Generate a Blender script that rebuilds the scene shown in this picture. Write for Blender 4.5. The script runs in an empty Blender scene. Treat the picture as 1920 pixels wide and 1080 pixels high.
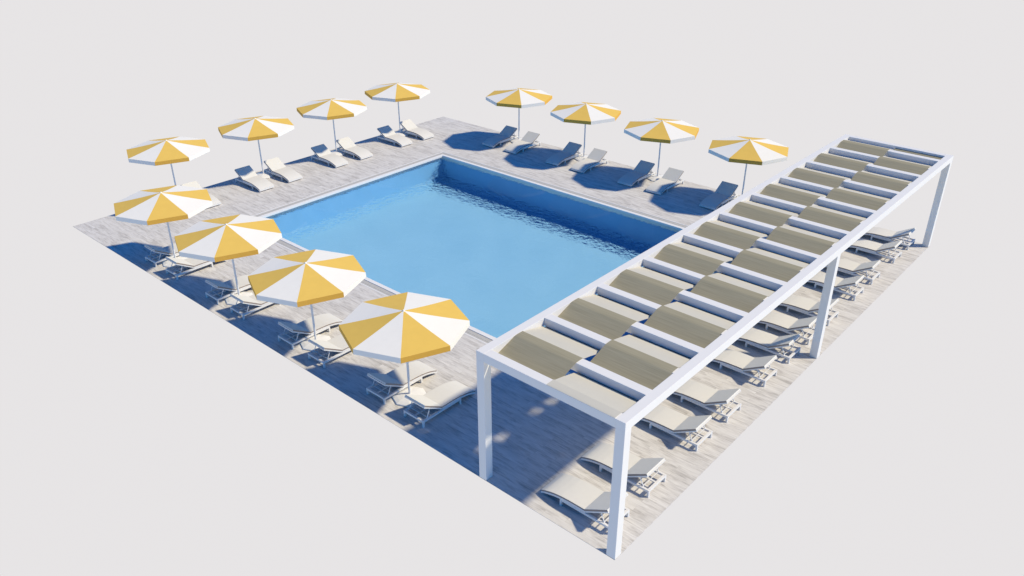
import bpy, bmesh, math, random
from mathutils import Vector, Matrix
random.seed(7)
D = bpy.data
COL = bpy.context.scene.collection
scene = bpy.context.scene

# ------------------------------------------------------------------ materials
def new_mat(name):
    m = D.materials.new(name); m.use_nodes = True
    nt = m.node_tree
    for n in list(nt.nodes): nt.nodes.remove(n)
    out = nt.nodes.new('ShaderNodeOutputMaterial')
    b = nt.nodes.new('ShaderNodeBsdfPrincipled')
    nt.links.new(b.outputs[0], out.inputs[0])
    return m, nt, b, out

def mixrgb(nt, fac, a, b, blend='MIX'):
    n = nt.nodes.new('ShaderNodeMix'); n.data_type = 'RGBA'; n.blend_type = blend
    for sock, v in ((n.inputs[0], fac), (n.inputs[6], a), (n.inputs[7], b)):
        if isinstance(v, bpy.types.NodeSocket): nt.links.new(v, sock)
        elif isinstance(v, (int, float)): sock.default_value = v
        else: sock.default_value = (*v, 1)
    return n.outputs[2]

def noise(nt, vec, scale, detail=4, rough=.55, dist=0):
    n = nt.nodes.new('ShaderNodeTexNoise')
    n.inputs['Scale'].default_value = scale; n.inputs['Detail'].default_value = detail
    n.inputs['Roughness'].default_value = rough; n.inputs['Distortion'].default_value = dist
    if vec is not None: nt.links.new(vec, n.inputs['Vector'])
    return n.outputs['Fac']

def coords(nt, scale=(1, 1, 1), kind='Object', rot=(0, 0, 0)):
    tc = nt.nodes.new('ShaderNodeTexCoord'); mp = nt.nodes.new('ShaderNodeMapping')
    mp.inputs['Scale'].default_value = scale; mp.inputs['Rotation'].default_value = rot
    nt.links.new(tc.outputs[kind], mp.inputs['Vector'])
    return mp.outputs[0]

def ramp(nt, fac, stops):
    r = nt.nodes.new('ShaderNodeValToRGB'); e = r.color_ramp.elements
    while len(e) < len(stops): e.new(.5)
    for el, (p, c) in zip(e, stops):
        el.position = p; el.color = (*c, 1) if len(c) == 3 else c
    nt.links.new(fac, r.inputs[0]); return r.outputs[0]

def bump(nt, bsdf, h, strength=.2, dist=.01):
    n = nt.nodes.new('ShaderNodeBump'); n.inputs['Strength'].default_value = strength
    n.inputs['Distance'].default_value = dist
    nt.links.new(h, n.inputs['Height']); nt.links.new(n.outputs[0], bsdf.inputs['Normal'])

def simple(name, color, rough=.6, var=.06, scale=6, stretch=(1, 1, 1), bmp=0, spec=.3):
    m, nt, b, out = new_mat(name)
    v = coords(nt, stretch)
    f = noise(nt, v, scale)
    c1 = tuple(c * (1 - var) for c in color); c2 = tuple(min(1, c * (1 + var)) for c in color)
    nt.links.new(mixrgb(nt, f, c1, c2), b.inputs['Base Color'])
    b.inputs['Roughness'].default_value = rough
    b.inputs['Specular IOR Level'].default_value = spec
    if bmp: bump(nt, b, noise(nt, v, scale * 8), bmp, .004)
    return m

M = {}
M['white'] = simple('white_painted_plaster', (.86, .84, .80), .55, .025, 3, bmp=.08)
M['frame'] = simple('white_lacquered_metal', (.83, .815, .79), .4, .02, 5)
M['pole'] = simple('pale_grey_pole_metal', (.84, .83, .82), .4, .03, 8)
M['base'] = simple('white_parasol_base', (.87, .855, .82), .35, .03, 5)
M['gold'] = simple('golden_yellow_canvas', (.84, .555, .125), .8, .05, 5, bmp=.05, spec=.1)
M['valance'] = simple('deeper_gold_valance', (.74, .42, .075), .8, .05, 5, spec=.1)  # valance gold, deeper than the canopy panels
M['bounce_cut'] = simple('dark_underside_cuts_bounce', (.26, .27, .29), .9, .05, 5, spec=.05)  # grey inner shell added unseen, to keep bounced light out of the shade
M['cream'] = simple('off_white_canvas', (.93, .895, .81), .8, .03, 5, bmp=.05, spec=.1)
M['mattress'] = simple('cream_mattress_fabric', (.755, .735, .685), .85, .03, 9, bmp=.1, spec=.1)
M['mat_side'] = simple('taupe_mattress_side', (.34, .28, .245), .85, .05, 9, spec=.1)  # darker taupe for the mattress sides and underside than for its top
M['coping'] = simple('white_stone_coping', (.86, .85, .83), .5, .03, 4)
M['line'] = simple('pale_joint_strip', (.82, .81, .79), .5, .03, 4)
M['sail'] = simple('cream_awning_fabric', (.63, .60, .51), .85, .03, 4, bmp=.05, spec=.1)

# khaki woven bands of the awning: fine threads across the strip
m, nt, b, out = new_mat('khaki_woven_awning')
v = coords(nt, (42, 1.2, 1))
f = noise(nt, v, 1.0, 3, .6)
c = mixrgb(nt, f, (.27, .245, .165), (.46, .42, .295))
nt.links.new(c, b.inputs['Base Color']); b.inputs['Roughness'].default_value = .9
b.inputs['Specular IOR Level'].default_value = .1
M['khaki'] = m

# gutter cover: grey stone strips
m, nt, b, out = new_mat('grey_gutter_grating')
v = coords(nt)
f = noise(nt, v, 9, 5)
c = mixrgb(nt, f, (.47, .46, .43), (.60, .585, .55))
nt.links.new(c, b.inputs['Base Color']); b.inputs['Roughness'].default_value = .7
M['gutter'] = m

# weathered whitewashed planks, boards run along Y
m, nt, b, out = new_mat('whitewashed_deck_planks')
v = coords(nt, rot=(0, 0, math.radians(90)))
br = nt.nodes.new('ShaderNodeTexBrick'); nt.links.new(v, br.inputs['Vector'])
br.offset = .37; br.offset_frequency = 2
br.inputs['Color1'].default_value = (.0, .0, .0, 1); br.inputs['Color2'].default_value = (1, 1, 1, 1)
br.inputs['Mortar'].default_value = (.35, .35, .35, 1)
br.inputs['Scale'].default_value = 1; br.inputs['Mortar Size'].default_value = .0022
br.inputs['Mortar Smooth'].default_value = .3; br.inputs['Brick Width'].default_value = 1.24
br.inputs['Row Height'].default_value = .155
# grain offset per plank so that the streaks break at the board ends
off = nt.nodes.new('ShaderNodeVectorMath'); off.operation = 'MULTIPLY_ADD'
off.inputs[1].default_value = (3.7, 9.1, 5.3)
nt.links.new(br.outputs['Color'], off.inputs[0]); nt.links.new(v, off.inputs[2])
def mp(vec, s):
    n = nt.nodes.new('ShaderNodeMapping'); n.inputs['Scale'].default_value = s
    nt.links.new(vec, n.inputs['Vector']); return n.outputs[0]
g1 = noise(nt, mp(off.outputs[0], (1.1, 8, 1)), 1.0, 5, .62, .5)
g2 = noise(nt, mp(off.outputs[0], (4, 40, 1)), 1.0, 5, .65, .2)
g3 = noise(nt, mp(v, (.5, .7, 1)), 1.0, 3, .5)
g4 = noise(nt, mp(v, (1.6, 7, 1)), 1.0, 4, .6, .6)
c = ramp(nt, g1, [(.31, (.28, .265, .245)), (.42, (.49, .465, .435)), (.53, (.67, .645, .61)), (.64, (.81, .79, .76))])
c = mixrgb(nt, .42, c, ramp(nt, g2, [(.34, (.30, .275, .25)), (.58, (.79, .76, .725))]))
c = mixrgb(nt, ramp(nt, g4, [(.44, (0, 0, 0)), (.60, (.65, .65, .65))]), c, (.76, .735, .695))
c = mixrgb(nt, .10, c, br.outputs['Color'], 'SOFT_LIGHT')
c = mixrgb(nt, ramp(nt, g3, [(.35, (0, 0, 0)), (.75, (.3, .3, .3))]), c, (.70, .68, .65))
seam = nt.nodes.new('ShaderNodeMath'); seam.operation = 'MULTIPLY'; seam.inputs[1].default_value = .35
nt.links.new(br.outputs['Fac'], seam.inputs[0])
c = mixrgb(nt, seam.outputs[0], c, (.30, .28, .26))
nt.links.new(c, b.inputs['Base Color'])
b.inputs['Roughness'].default_value = .75; b.inputs['Specular IOR Level'].default_value = .2
bump(nt, b, g2, .12, .004)
M['deck'] = m

# light blue pool render
m, nt, b, out = new_mat('light_blue_pool_render')
v = coords(nt)
f = noise(nt, v, 1.1, 6, .6); f2 = noise(nt, v, 7, 4, .6)
c = mixrgb(nt, f, (.205, .445, .68), (.33, .60, .83))
c = mixrgb(nt, ramp(nt, f2, [(.35, (0, 0, 0)), (.7, (.3, .3, .3))]), c, (.28, .53, .73))
nt.links.new(c, b.inputs['Base Color']); b.inputs['Roughness'].default_value = .8
b.inputs['Specular IOR Level'].default_value = 0
M['pool'] = m
m, nt, b, out = new_mat('deeper_blue_wall_render')
v = coords(nt)
f = noise(nt, v, 1.6, 6, .6)
nt.links.new(mixrgb(nt, f, (.185, .46, .80), (.275, .57, .92)), b.inputs['Base Color'])
b.inputs['Roughness'].default_value = .8; b.inputs['Specular IOR Level'].default_value = 0
M['poolwall'] = m

# ------------------------------------------------------------------ mesh helpers
def box(bm, x0, x1, y0, y1, z0, z1, mi=0):
    vs = [bm.verts.new(p) for p in ((x0,y0,z0),(x1,y0,z0),(x1,y1,z0),(x0,y1,z0),(x0,y0,z1),(x1,y0,z1),(x1,y1,z1),(x0,y1,z1))]
    for f in ((0,3,2,1),(4,5,6,7),(0,1,5,4),(1,2,6,5),(2,3,7,6),(3,0,4,7)):
        bm.faces.new([vs[i] for i in f]).material_index = mi

def bar(bm, a, b, w, h, mi=0):
    a, b = Vector(a), Vector(b); d = (b - a).normalized()
    up = Vector((0, 0, 1)) if abs(d.z) < .95 else Vector((1, 0, 0))
    s = d.cross(up).normalized(); u = s.cross(d)
    vs = []
    for p in (a, b):
        for i, j in ((-1,-1),(1,-1),(1,1),(-1,1)):
            vs.append(bm.verts.new(p + s * (w/2*i) + u * (h/2*j)))
    for f in ((3,2,1,0),(4,5,6,7),(0,1,5,4),(1,2,6,5),(2,3,7,6),(3,0,4,7)):
        bm.faces.new([vs[i] for i in f]).material_index = mi

def sweep(bm, prof, y0, y1, side=0, top=0):
    """prof: list of (x, z_bottom, z_top) stations -> solid band between y0 and y1"""
    rows = []
    for x0, zb, x1, zt in prof:
        rows.append([bm.verts.new((x0, y0, zb)), bm.verts.new((x0, y1, zb)), bm.verts.new((x1, y1, zt)), bm.verts.new((x1, y0, zt))])
    for a, b_ in zip(rows, rows[1:]):
        for i, mi in ((0, side), (1, side), (2, top), (3, side)):
            j = (i + 1) % 4
            bm.faces.new((a[i], a[j], b_[j], b_[i])).material_index = mi
    bm.faces.new(rows[0][::-1]).material_index = top; bm.faces.new(rows[-1]).material_index = top

def link(name, bm, mats, parent=None, bevel=0, smooth=False, keep=False):
    if not keep: bmesh.ops.recalc_face_normals(bm, faces=bm.faces)
    me = D.meshes.new(name); bm.to_mesh(me); bm.free()
    for mm in (mats if isinstance(mats, (list, tuple)) else [mats]): me.materials.append(M[mm])
    o = D.objects.new(name, me); COL.objects.link(o)
    if parent is not None: o.parent = parent
    if bevel:
        md = o.modifiers.new('bevel', 'BEVEL'); md.width = bevel; md.segments = 2; md.limit_method = 'ANGLE'
        md.angle_limit = math.radians(40)
    if smooth:
        for p in me.polygons: p.use_smooth = True
    return o

def empty(name, loc=(0, 0, 0), rz=0):
    o = D.objects.new(name, None); COL.objects.link(o); o.location = loc; o.rotation_euler[2] = rz
    o.empty_display_size = .2
    return o

def tag(o, label=None, cat=None, group=None, kind=None):
    if label: o['label'] = label
    if cat: o['category'] = cat
    if group: o['group'] = group
    if kind: o['kind'] = kind
    return o

def copy_tree(o, parent=None):
    c = o.copy(); COL.objects.link(c)
    if parent is not None: c.parent = parent
    for ch in o.children: copy_tree(ch, c)
    return c

# ------------------------------------------------------------------ plan of the place
LX, LY = 17.44, 22.25             # deck
PX0, PX1, PY0, PY1 = 4.13, 13.36, 4.07, 18.10   # inner faces of the pool
RIM, GUT, LIN = .135, .20, .045   # coping, gutter, pale joint strip
DEPTH = 1.38
WATER_Z = -.055

def ring(bm, a, b_, z0, z1, mi=0):
    """rectangular ring between inner offset a and outer offset b_ from the pool edge"""
    x0, x1, y0, y1 = PX0 - a, PX1 + a, PY0 - a, PY1 + a
    X0, X1, Y0, Y1 = PX0 - b_, PX1 + b_, PY0 - b_, PY1 + b_
    vi = [(x0,y0),(x1,y0),(x1,y1),(x0,y1)]; vo = [(X0,Y0),(X1,Y0),(X1,Y1),(X0,Y1)]
    it = [bm.verts.new((*p, z1)) for p in vi]; ot = [bm.verts.new((*p, z1)) for p in vo]
    ib = [bm.verts.new((*p, z0)) for p in vi]; ob = [bm.verts.new((*p, z0)) for p in vo]
    for i in range(4):
        j = (i + 1) % 4
        for q in ((it[i], it[j], ot[j], ot[i]), (ib[j], ib[i], ob[i], ob[j]), (it[j], it[i], ib[i], ib[j]), (ot[i], ot[j], ob[j], ob[i])):
            bm.faces.new(q).material_index = mi

# deck slab with the pool opening
bm = bmesh.new()
O = RIM + GUT + LIN
vi = [(PX0-O,PY0-O),(PX1+O,PY0-O),(PX1+O,PY1+O),(PX0-O,PY1+O)]; vo = [(0,0),(LX,0),(LX,LY),(0,LY)]
T = -.008
it = [bm.verts.new((*p, 0)) for p in vi]; ot = [bm.verts.new((*p, 0)) for p in vo]
ib = [bm.verts.new((*p, T)) for p in vi]; ob = [bm.verts.new((*p, T)) for p in vo]
for i in range(4):
    j = (i + 1) % 4
    for q in ((it[i], it[j], ot[j], ot[i]), (ib[j], ib[i], ob[i], ob[j]), (it[j], it[i], ib[i], ib[j]), (ot[i], ot[j], ob[j], ob[i])):
        bm.faces.new(q)
tag(link('pool_deck', bm, 'deck'), kind='structure')

# pool
pool = tag(empty('swimming_pool', ((PX0+PX1)/2, (PY0+PY1)/2, 0)), 'rectangular swimming pool with white coping and light blue walls in the middle of the deck', 'pool')
pool_off = Vector(pool.location)
def pchild(name, bm, mats, bevel=0):
    bmesh.ops.translate(bm, verts=bm.verts, vec=-pool_off)
    return link(name, bm, mats, pool, bevel)
bm = bmesh.new(); ring(bm, 0, RIM, -.19, .012); pchild('coping', bm, 'coping', .004)  # white face; its deep underwater part stands in for sunlight missing on the walls
bm = bmesh.new()
ring(bm, RIM + .001, RIM + .062, -.05, -.004); ring(bm, RIM + .066, RIM + .132, -.05, -.002); ring(bm, RIM + .136, RIM + GUT - .001, -.05, -.004)
pchild('gutter_cover', bm, 'gutter')
bm = bmesh.new(); ring(bm, RIM + GUT, RIM + GUT + LIN - .0005, -.05, .003); pchild('joint_strip', bm, 'line')
# basin: inner skin and outer skin so that it has walls of real thickness
bm = bmesh.new()
def skin(a, zb, zt):
    x0, x1, y0, y1 = PX0-a, PX1+a, PY0-a, PY1+a
    b0 = [bm.verts.new(p) for p in ((x0,y0,zb),(x1,y0,zb),(x1,y1,zb),(x0,y1,zb))]
    t0 = [bm.verts.new(p) for p in ((x0,y0,zt),(x1,y0,zt),(x1,y1,zt),(x0,y1,zt))]
    return b0, t0
b0, t0 = skin(.001, -DEPTH, -.191); b1, t1 = skin(.12, -DEPTH - .12, -.191)
bm.faces.new(b0); bm.faces.new(b1[::-1])
for i in range(4):
    j = (i + 1) % 4
    bm.faces.new((b0[i], b0[j], t0[j], t0[i])).material_index = 1; bm.faces.new((b1[j], b1[i], t1[i], t1[j])); bm.faces.new((t0[i], t0[j], t1[j], t1[i]))
pchild('basin', bm, ['pool', 'poolwall'])
# entry steps in the pergola-side far corner
bm = bmesh.new()
for k in range(4):
    box(bm, PX1 - .62*(k+1), PX1 - .62*k - (.002 if k else .002), PY0 + .002, PY0 + 1.3, -DEPTH + .001, -.22 - .3*k)
pchild('entry_steps', bm, 'coping')

# ------------------------------------------------------------------ water
m = D.materials.new('clear_pool_water'); m.use_nodes = True
nt = m.node_tree
for n in list(nt.nodes): nt.nodes.remove(n)
out = nt.nodes.new('ShaderNodeOutputMaterial')
rf = nt.nodes.new('ShaderNodeBsdfRefraction'); gl = nt.nodes.new('ShaderNodeBsdfGlossy'); fr = nt.nodes.new('ShaderNodeFresnel')
mx = nt.nodes.new('ShaderNodeMixShader')
rf.inputs['IOR'].default_value = 1.06; rf.inputs['Roughness'].default_value = 0; rf.inputs['Color'].default_value = (.92, .97, 1, 1)
gl.inputs['Roughness'].default_value = .03; fr.inputs['IOR'].default_value = 1.10
nt.links.new(fr.outputs[0], mx.inputs[0]); nt.links.new(rf.outputs[0], mx.inputs[1]); nt.links.new(gl.outputs[0], mx.inputs[2])
nt.links.new(mx.outputs[0], out.inputs[0])
v = coords(nt, (1, 1, 1))
n1 = noise(nt, v, 3.6, 3, .55, .4); n2 = noise(nt, v, 9, 2, .5)
ad = nt.nodes.new('ShaderNodeMath'); ad.operation = 'MULTIPLY_ADD'; ad.inputs[1].default_value = .4
nt.links.new(n2, ad.inputs[0]); nt.links.new(n1, ad.inputs[2])
bp = nt.nodes.new('ShaderNodeBump'); bp.inputs['Strength'].default_value = 1; bp.inputs['Distance'].default_value = .45
nt.links.new(ad.outputs[0], bp.inputs['Height'])
nt.links.new(bp.outputs[0], rf.inputs['Normal'])
M['water'] = m
bm = bmesh.new()
NX, NY = 46, 70
gv = [[bm.verts.new((PX0 + (PX1-PX0)*i/NX, PY0 + (PY1-PY0)*j/NY, WATER_Z)) for j in range(NY+1)] for i in range(NX+1)]
for i in range(NX):
    for j in range(NY): bm.faces.new((gv[i][j], gv[i+1][j], gv[i+1][j+1], gv[i][j+1]))
water = tag(link('water', bm, 'water', smooth=True, keep=True), kind='structure')

# ------------------------------------------------------------------ sun loungers
def seat_z(s):
    pts = [(.575,.250),(.8,.250),(1.0,.247),(1.15,.236),(1.3,.214),(1.42,.187),(1.54,.150),(1.64,.108)]
    for (a, za), (b_, zb) in zip(pts, pts[1:]):
        if s <= b_: return za + (zb - za) * (s - a) / (b_ - a)
    return pts[-1][1]
S_ST = [.575,.65,.8,.95,1.07,1.15,1.23,1.3,1.36,1.42,1.48,1.54,1.59,1.64]
HW = .32
def make_lounger():
    r = empty('sun_lounger')
    # base frame
    bm = bmesh.new()
    for sg in (-1, 1):
        a, b_ = sorted((sg*(HW-.05), sg*HW)); box(bm, 0, 1.17, a, b_, .118, .168)
    box(bm, 0, .055, -HW+.051, HW-.051, .118, .167); box(bm, 1.125, 1.168, -HW+.051, HW-.051, .120, .164)
    box(bm, .60, .64, -HW+.051, HW-.051, .124, .164)
    box(bm, .056, .60, -.02, .02, .140, .163)
    box(bm, .30, .315, -HW+.051, HW-.051, .128, .139)
    link('base_frame', bm, 'frame', r, .003)
    for s0 in (0, 1.13):
        for sg in (-1, 1):
            a, b_ = sorted((sg*(HW-.047), sg*HW))
            bm = bmesh.new(); box(bm, s0, s0+.045, a, b_, 0, .1175); link('leg', bm, 'frame', r, .003)
    # seat frame
    bm = bmesh.new()
    prof = [(s, seat_z(s)-.078, s, seat_z(s)-.036) for s in S_ST]
    for sg in (-1, 1):
        a, b_ = sorted((sg*(HW-.03), sg*(HW-.001))); sweep(bm, prof, a, b_)
    box(bm, 1.60, 1.645, -HW+.031, HW-.031, seat_z(1.62)-.080, seat_z(1.62)-.040)
    for k in range(8):
        s = .66 + .125*k; z = seat_z(s) - .06; box(bm, s, s+.05, -HW+.031, HW-.031, z-.008, z+.008)
    link('seat_frame', bm, 'frame', r, .002)
    # backrest frame
    A, B = Vector((.575, 0, .215)), Vector((.070, 0, .510)); d = (B - A).normalized(); n = Vector((-d.z, 0, d.x)) * -1
    if n.z < 0: n = -n
    bm = bmesh.new()
    off = -n * .016
    for sg in (-1, 1): bar(bm, A + off + Vector((0, sg*(HW-.017), 0)), B + off + Vector((0, sg*(HW-.017), 0)), .028, .030)
    bar(bm, B + off + Vector((0, -HW+.032, 0)) - d*.015, B + off + Vector((0, HW-.032, 0)) - d*.015, .028, .028)
    for k in range(4):
        c = A.lerp(B, .15 + .2*k) + off; bar(bm, c + Vector((0, -HW+.032, 0)), c + Vector((0, HW-.032, 0)), .045, .012)
    link('backrest_frame', bm, 'frame', r, .002)
    # support bracket
    bm = bmesh.new()
    c = A.lerp(B, .60) + off - n*.014
    for sg in (-1, 1): bar(bm, (c.x, sg*(HW-.05), c.z), (.165, sg*(HW-.05), .175), .014, .016)
    bar(bm, (.165, -HW+.03, .173), (.165, HW-.03, .173), .014, .014)
    link('support_bracket', bm, 'frame', r)
    # mattress: seat part and raised back part
    bm = bmesh.new()
    prof = [(s, seat_z(s)-.035, s, seat_z(s)) for s in S_ST]
    x0, zb, x1, zt = prof[0]; prof[0] = (x0 + .001, zb, x1 + .003, zt)
    sweep(bm, prof, -HW+.003, HW-.003, side=1, top=0)
    link('seat_mattress', bm, ['mattress', 'mat_side'], r, .006)
    bm = bmesh.new()
    P = [A + d*.002, A + d*.20, A + d*.40, B]
    prof = [(p.x, p.z, (p + n*.040).x, (p + n*.040).z) for p in P]
    sweep(bm, prof, -HW+.003, HW-.003, side=1, top=0)
    link('backrest_mattress', bm, ['mattress', 'mat_side'], r, .006)
    return r
proto_lounger = make_lounger()
used = [False]
def lounger(x, y, rz, label, group):
    o = proto_lounger if not used[0] else copy_tree(proto_lounger)
    used[0] = True
    o.location = (x, y, .0015); o.rotation_euler[2] = rz
    tag(o, label, 'sun lounger', group)

ordinal = ['first', 'second', 'third', 'fourth', 'fifth', 'sixth', 'seventh', 'eighth', 'ninth', 'tenth', 'eleventh', 'twelfth']
# under the pergola, heads towards the outer deck edge
px = [.43, 1.72, 3.56, 4.86, 6.67, 7.98, 9.13, 10.39, 12.22, 13.51, 15.36, 16.63]
plab = {0: 'cream lounger nearest the camera, its raised back hidden by the front corner post',
        1: 'second lounger under the pergola, its seat crossed by the front corner post',
        2: 'third lounger under the pergola from the front corner post, first one clear of it',
        3: 'fourth lounger under the pergola, just beyond the third one',
        4: 'fifth lounger under the pergola, next before the one with a shadowed back',
        5: 'sixth lounger under the pergola, its raised back shadowed by the middle post',
        6: 'seventh lounger under the pergola, just left of the foot of the middle post',
        7: 'eighth lounger under the pergola, its raised back crossed by the middle post',
        8: 'ninth lounger under the pergola, its seat crossed by the middle post near its top',
        9: 'tenth lounger under the pergola, first one clear beyond the middle post',
        10: 'eleventh lounger under the pergola, next to last before the far post',
        11: 'last lounger under the pergola, its raised back shadowed by the far corner post'}
for i, x in enumerate(px):
    lounger(x + HW, .42, math.pi/2, plab[i], 'cream loungers under the pergola')
# near-left edge (x = 0), heads out to -x; index 0 nearest the pergola
lw = ['nearest the camera and the pergola', 'second from the pergola, left front row', 'third from the pergola, left front row', 'nearest the left deck corner']
for i in range(4):
    y = 5.295 + 3.53*i
    lounger(.335, y + HW, 0, 'sunlit lounger right of the pole of the parasol ' + lw[i], 'cream loungers under the parasols')
    lounger(.335, y + 1.285 + HW, 0, 'shadowed lounger left of the pole of the parasol ' + lw[i], 'cream loungers under the parasols')
bw = ['leftmost in the back left row', 'second from left in the back left row', 'third from left in the back left row', 'just left of the rear deck corner']
for i in range(4):
    x = 2.43 + 3.51*i
    lounger(x + HW, 21.83, -math.pi/2, 'shadow-backed lounger left of the parasol ' + bw[i], 'cream loungers under the parasols')
    lounger(x + 1.285 + HW, 21.83, -math.pi/2, 'fully sunlit lounger right of the parasol ' + bw[i], 'cream loungers under the parasols')
fw = ['just right of the rear deck corner', 'second right of the rear deck corner', 'third right of the rear deck corner', 'rising beside the pergola roof edge']
for i in range(4):
    y = 5.275 + 3.53*(3-i)
    lounger(17.10, y + 1.285 + HW, math.pi, 'fully shadowed lounger left of the parasol ' + fw[i], 'cream loungers under the parasols')
    lounger(17.10, y + HW, math.pi, 'mostly sunlit lounger right of the parasol ' + fw[i], 'cream loungers under the parasols')

# ------------------------------------------------------------------ parasols
R, ZR, ZA = 1.425, 1.985, 2.29
def oct_pt(k, r): a = math.radians(45*k); return (r*math.cos(a), r*math.sin(a))
def make_parasol():
    r = empty('parasol')
    # low eight-sided domed base
    bm = bmesh.new(); rings = []
    for rr, z in ((.40, 0), (.415, .020), (.40, .036), (.31, .066), (.20, .088), (.10, .100), (.03, .104)):
        rings.append([bm.verts.new((*oct_pt(k, rr), z)) for k in range(8)])
    for a, b_ in zip(rings, rings[1:]):
        for k in range(8): bm.faces.new((a[k], a[(k+1) % 8], b_[(k+1) % 8], b_[k]))
    bm.faces.new(rings[0][::-1]); bm.faces.new(rings[-1])
    link('base', bm, 'base', r, .004)
    bm = bmesh.new()
    bmesh.ops.create_cone(bm, cap_ends=True, segments=14, radius1=.027, radius2=.025, depth=ZA-.02-.075, matrix=Matrix.Translation((0, 0, .075+(ZA-.095)/2)))
    link('pole', bm, 'pole', r, smooth=False)
    # canopy of eight panels, with thickness
    bm = bmesh.new()
    for k in range(8):
        a, b_ = oct_pt(k, R), oct_pt(k+1, R); mi = 0 if k % 2 == 1 else 1
        N = 5; prev = None
        for q in range(N+1):
            t = q/N; z = ZA + (ZR-ZA)*t - .012*math.sin(math.pi*t)
            if q == 0: row = [bm.verts.new((0, 0, z))]
            else: row = [bm.verts.new((a[0]*t, a[1]*t, z)), bm.verts.new((b_[0]*t, b_[1]*t, z))]
            if prev:
                if len(prev) == 1: f = bm.faces.new((prev[0], row[0], row[1]))
                else: f = bm.faces.new((prev[0], row[0], row[1], prev[1]))
                f.material_index = mi
            prev = row
    bmesh.ops.remove_doubles(bm, verts=bm.verts, dist=.0005)
    c = link('canopy', bm, ['gold', 'cream', 'bounce_cut', 'bounce_cut'], r)
    md = c.modifiers.new('thickness', 'SOLIDIFY'); md.thickness = .006; md.offset = -1; md.material_offset = 2
    # hanging valance
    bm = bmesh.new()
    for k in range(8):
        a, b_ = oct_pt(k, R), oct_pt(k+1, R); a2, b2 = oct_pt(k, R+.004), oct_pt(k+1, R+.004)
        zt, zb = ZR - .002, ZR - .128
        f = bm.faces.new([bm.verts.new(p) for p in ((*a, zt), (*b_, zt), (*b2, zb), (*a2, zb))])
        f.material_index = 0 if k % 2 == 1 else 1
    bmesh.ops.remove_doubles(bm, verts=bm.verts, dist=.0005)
    c = link('valance', bm, ['valance', 'cream', 'bounce_cut', 'bounce_cut'], r)
    md = c.modifiers.new('thickness', 'SOLIDIFY'); md.thickness = .005; md.offset = -1; md.material_offset = 2
    # white seam tape along the ribs
    bm = bmesh.new()
    bmesh.ops.create_cone(bm, cap_ends=True, segments=12, radius1=.035, radius2=.012, depth=.03, matrix=Matrix.Translation((0, 0, ZA+.008)))
    link('finial', bm, 'cream', r)
    return r
par = make_parasol(); pu = [False]
def parasol(x, y, rz, label):
    o = par if not pu[0] else copy_tree(par); pu[0] = True
    o.location = (x, y, .001); o.rotation_euler[2] = rz
    tag(o, label, 'parasol', 'yellow and white parasols around the pool')
for i in range(4):
    parasol(.912, 6.37 + 3.552*i, 0, 'yellow and white octagonal parasol ' + lw[i])
    parasol(3.51 + 3.552*i, 21.636, 0, 'yellow and white octagonal parasol ' + bw[i])
    parasol(16.94, 16.98 - 3.552*i, math.radians(-45), 'yellow and white octagonal parasol ' + fw[i])

# ------------------------------------------------------------------ pergola
pg = tag(empty('pergola', (0, 0, 0)), 'long white pergola with woven khaki and cream fabric strips over the loungers', 'pergola')
W, SW, HT, HB = 3.30, .19, 3.0, 2.818
for x in (0, 8.645, LX - .19):
    for y in (0, W - SW):
        bm = bmesh.new(); box(bm, x + .001, x+.189, y + .001, y+SW-.001, .0015, HB - .0005); link('post', bm, 'white', pg, .004)
for y in (0, W - SW):
    bm = bmesh.new(); box(bm, 0, LX, y, y+SW, HB, HT); link('side_beam', bm, 'white', pg, .004)
PITCH = .8725
bx = [PITCH*i for i in range(20)] + [LX - .2]
for i, x in enumerate(bx):
    bm = bmesh.new(); box(bm, x + (.0015 if i == 0 else 0), x + .2 - (.0015 if i == 20 else 0), SW + .0005, W-SW-.0005, HB + .001, HT - .0015)
    link('end_beam' if i in (0, 20) else 'cross_beam', bm, 'white', pg, .004)
def strip(y0, y1, phase, xa, xb, nm):
    """fabric woven over and under the cross beams; khaki where it rises, cream where it falls"""
    bm = bmesh.new(); st = []
    PR = [(-.7725,2.785),(-.67,2.79),(-.475,2.845),(-.24,2.925),(-.02,2.998),(.03,3.0045),(.10,3.0055),(.20,3.004),(.235,2.978),(.46,2.93),(.78,2.845),(.875,2.795),(.9725,2.785)]
    def z(x):
        u = (x - phase + .7725) % (2*PITCH) - .7725
        for (a, za), (b_, zb) in zip(PR, PR[1:]):
            if u <= b_: return za + (zb-za)*(u-a)/(b_-a)
        return PR[-1][1]
    xs = [xa, xb]
    for k in range(-1, 12):
        for u, _ in PR + [(.21, 0)]:
            x = phase + 2*PITCH*k + u
            if xa < x < xb: xs.append(x)
    xs = sorted(set(round(v, 4) for v in xs))
    rows = [[bm.verts.new((x, y0, z(x))), bm.verts.new((x, y1, z(x)))] for x in xs]
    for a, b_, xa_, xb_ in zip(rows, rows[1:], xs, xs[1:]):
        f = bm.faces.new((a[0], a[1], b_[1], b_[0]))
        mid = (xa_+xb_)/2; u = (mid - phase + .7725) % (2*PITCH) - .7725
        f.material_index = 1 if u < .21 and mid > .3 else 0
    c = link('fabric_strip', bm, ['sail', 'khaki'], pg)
    md = c.modifiers.new('thickness', 'SOLIDIFY'); md.thickness = .006; md.offset = 0
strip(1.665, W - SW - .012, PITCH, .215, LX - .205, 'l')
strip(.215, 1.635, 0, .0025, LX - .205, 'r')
for ob in pg.children:
    ob.visible_shadow = True

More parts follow.
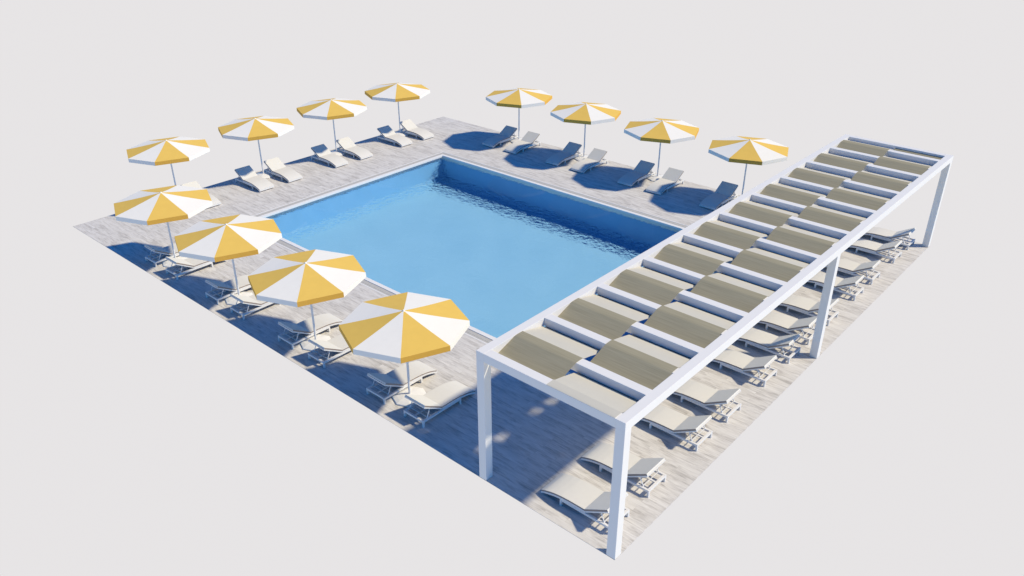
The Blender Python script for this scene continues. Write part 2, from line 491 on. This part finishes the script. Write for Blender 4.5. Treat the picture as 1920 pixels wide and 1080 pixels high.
# ------------------------------------------------------------------ light
KX, KY = .615, .75
sd = Vector((KX, -KY, 1)).normalized()
sun = D.lights.new('sun', 'SUN'); sun.energy = 4.0; sun.angle = math.radians(3.0); sun.color = (1, .885, .655)
so = D.objects.new('sun', sun); COL.objects.link(so); so.rotation_euler = sd.to_track_quat('Z', 'Y').to_euler()
so.location = sd*40
world = D.worlds.new('World'); scene.world = world; world.use_nodes = True
nt = world.node_tree
bg = nt.nodes['Background']
sky = nt.nodes.new('ShaderNodeTexSky'); sky.sky_type = 'NISHITA'; sky.sun_disc = False
sky.sun_elevation = math.asin(sd.z); sky.sun_rotation = math.atan2(sd.x, sd.y)
sky.air_density = 1.0; sky.dust_density = 0; sky.ozone_density = 6
sky.altitude = 2000
bg.inputs['Strength'].default_value = .15
nt.links.new(mixrgb(nt, 1.0, sky.outputs[0], (.105, .62, 1.01), 'MULTIPLY'), bg.inputs[0])
# pale, even ground-level brightness below the horizon (the photograph's studio-like void)
bg2 = nt.nodes.new('ShaderNodeBackground'); bg2.inputs[0].default_value = (.799, .780, .787, 1); bg2.inputs[1].default_value = 1
tc = nt.nodes.new('ShaderNodeTexCoord'); sp = nt.nodes.new('ShaderNodeSeparateXYZ'); mr = nt.nodes.new('ShaderNodeMapRange')
mr.inputs['From Min'].default_value = -.04; mr.inputs['From Max'].default_value = .0
mr.interpolation_type = 'SMOOTHSTEP'
mxw = nt.nodes.new('ShaderNodeMixShader')
nt.links.new(tc.outputs['Generated'], sp.inputs[0]); nt.links.new(sp.outputs['Z'], mr.inputs['Value'])
nt.links.new(mr.outputs[0], mxw.inputs[0]); nt.links.new(bg2.outputs[0], mxw.inputs[1]); nt.links.new(bg.outputs[0], mxw.inputs[2])
nt.links.new(mxw.outputs[0], nt.nodes['World Output'].inputs[0])

# ------------------------------------------------------------------ camera
cam = D.cameras.new('camera'); co = D.objects.new('camera', cam); COL.objects.link(co)
yaw, pitch, roll = .7245, -.4895, -.0022
fw_ = Vector((math.cos(pitch)*math.cos(yaw), math.cos(pitch)*math.sin(yaw), math.sin(pitch)))
rt = Vector((math.sin(yaw), -math.cos(yaw), 0)); up = rt.cross(fw_)
c_, s_ = math.cos(roll), math.sin(roll)
rt2 = c_*rt + s_*up; up2 = -s_*rt + c_*up
co.matrix_world = Matrix(((rt2.x, up2.x, -fw_.x, -8.9305), (rt2.y, up2.y, -fw_.y, -5.4896), (rt2.z, up2.z, -fw_.z, 10.9569), (0, 0, 0, 1)))
cam.sensor_width = 36; cam.lens = 1512.109/1920*36; cam.clip_end = 1000; cam.clip_start = .1
scene.camera = co
vs = scene.view_settings; vs.view_transform = 'Standard'; vs.look = 'None'; vs.exposure = 0; vs.gamma = 1
cy = scene.cycles
cy.use_denoising = True; cy.diffuse_bounces = 2
cy.caustics_refractive = True; cy.caustics_reflective = True; cy.sample_clamp_indirect = 0; cy.blur_glossy = 0
so.data.cycles.is_caustics_light = True
water.cycles.is_caustics_caster = True
for o in D.objects:
    if o.name in ('basin', 'coping', 'entry_steps'): o.cycles.is_caustics_receiver = True
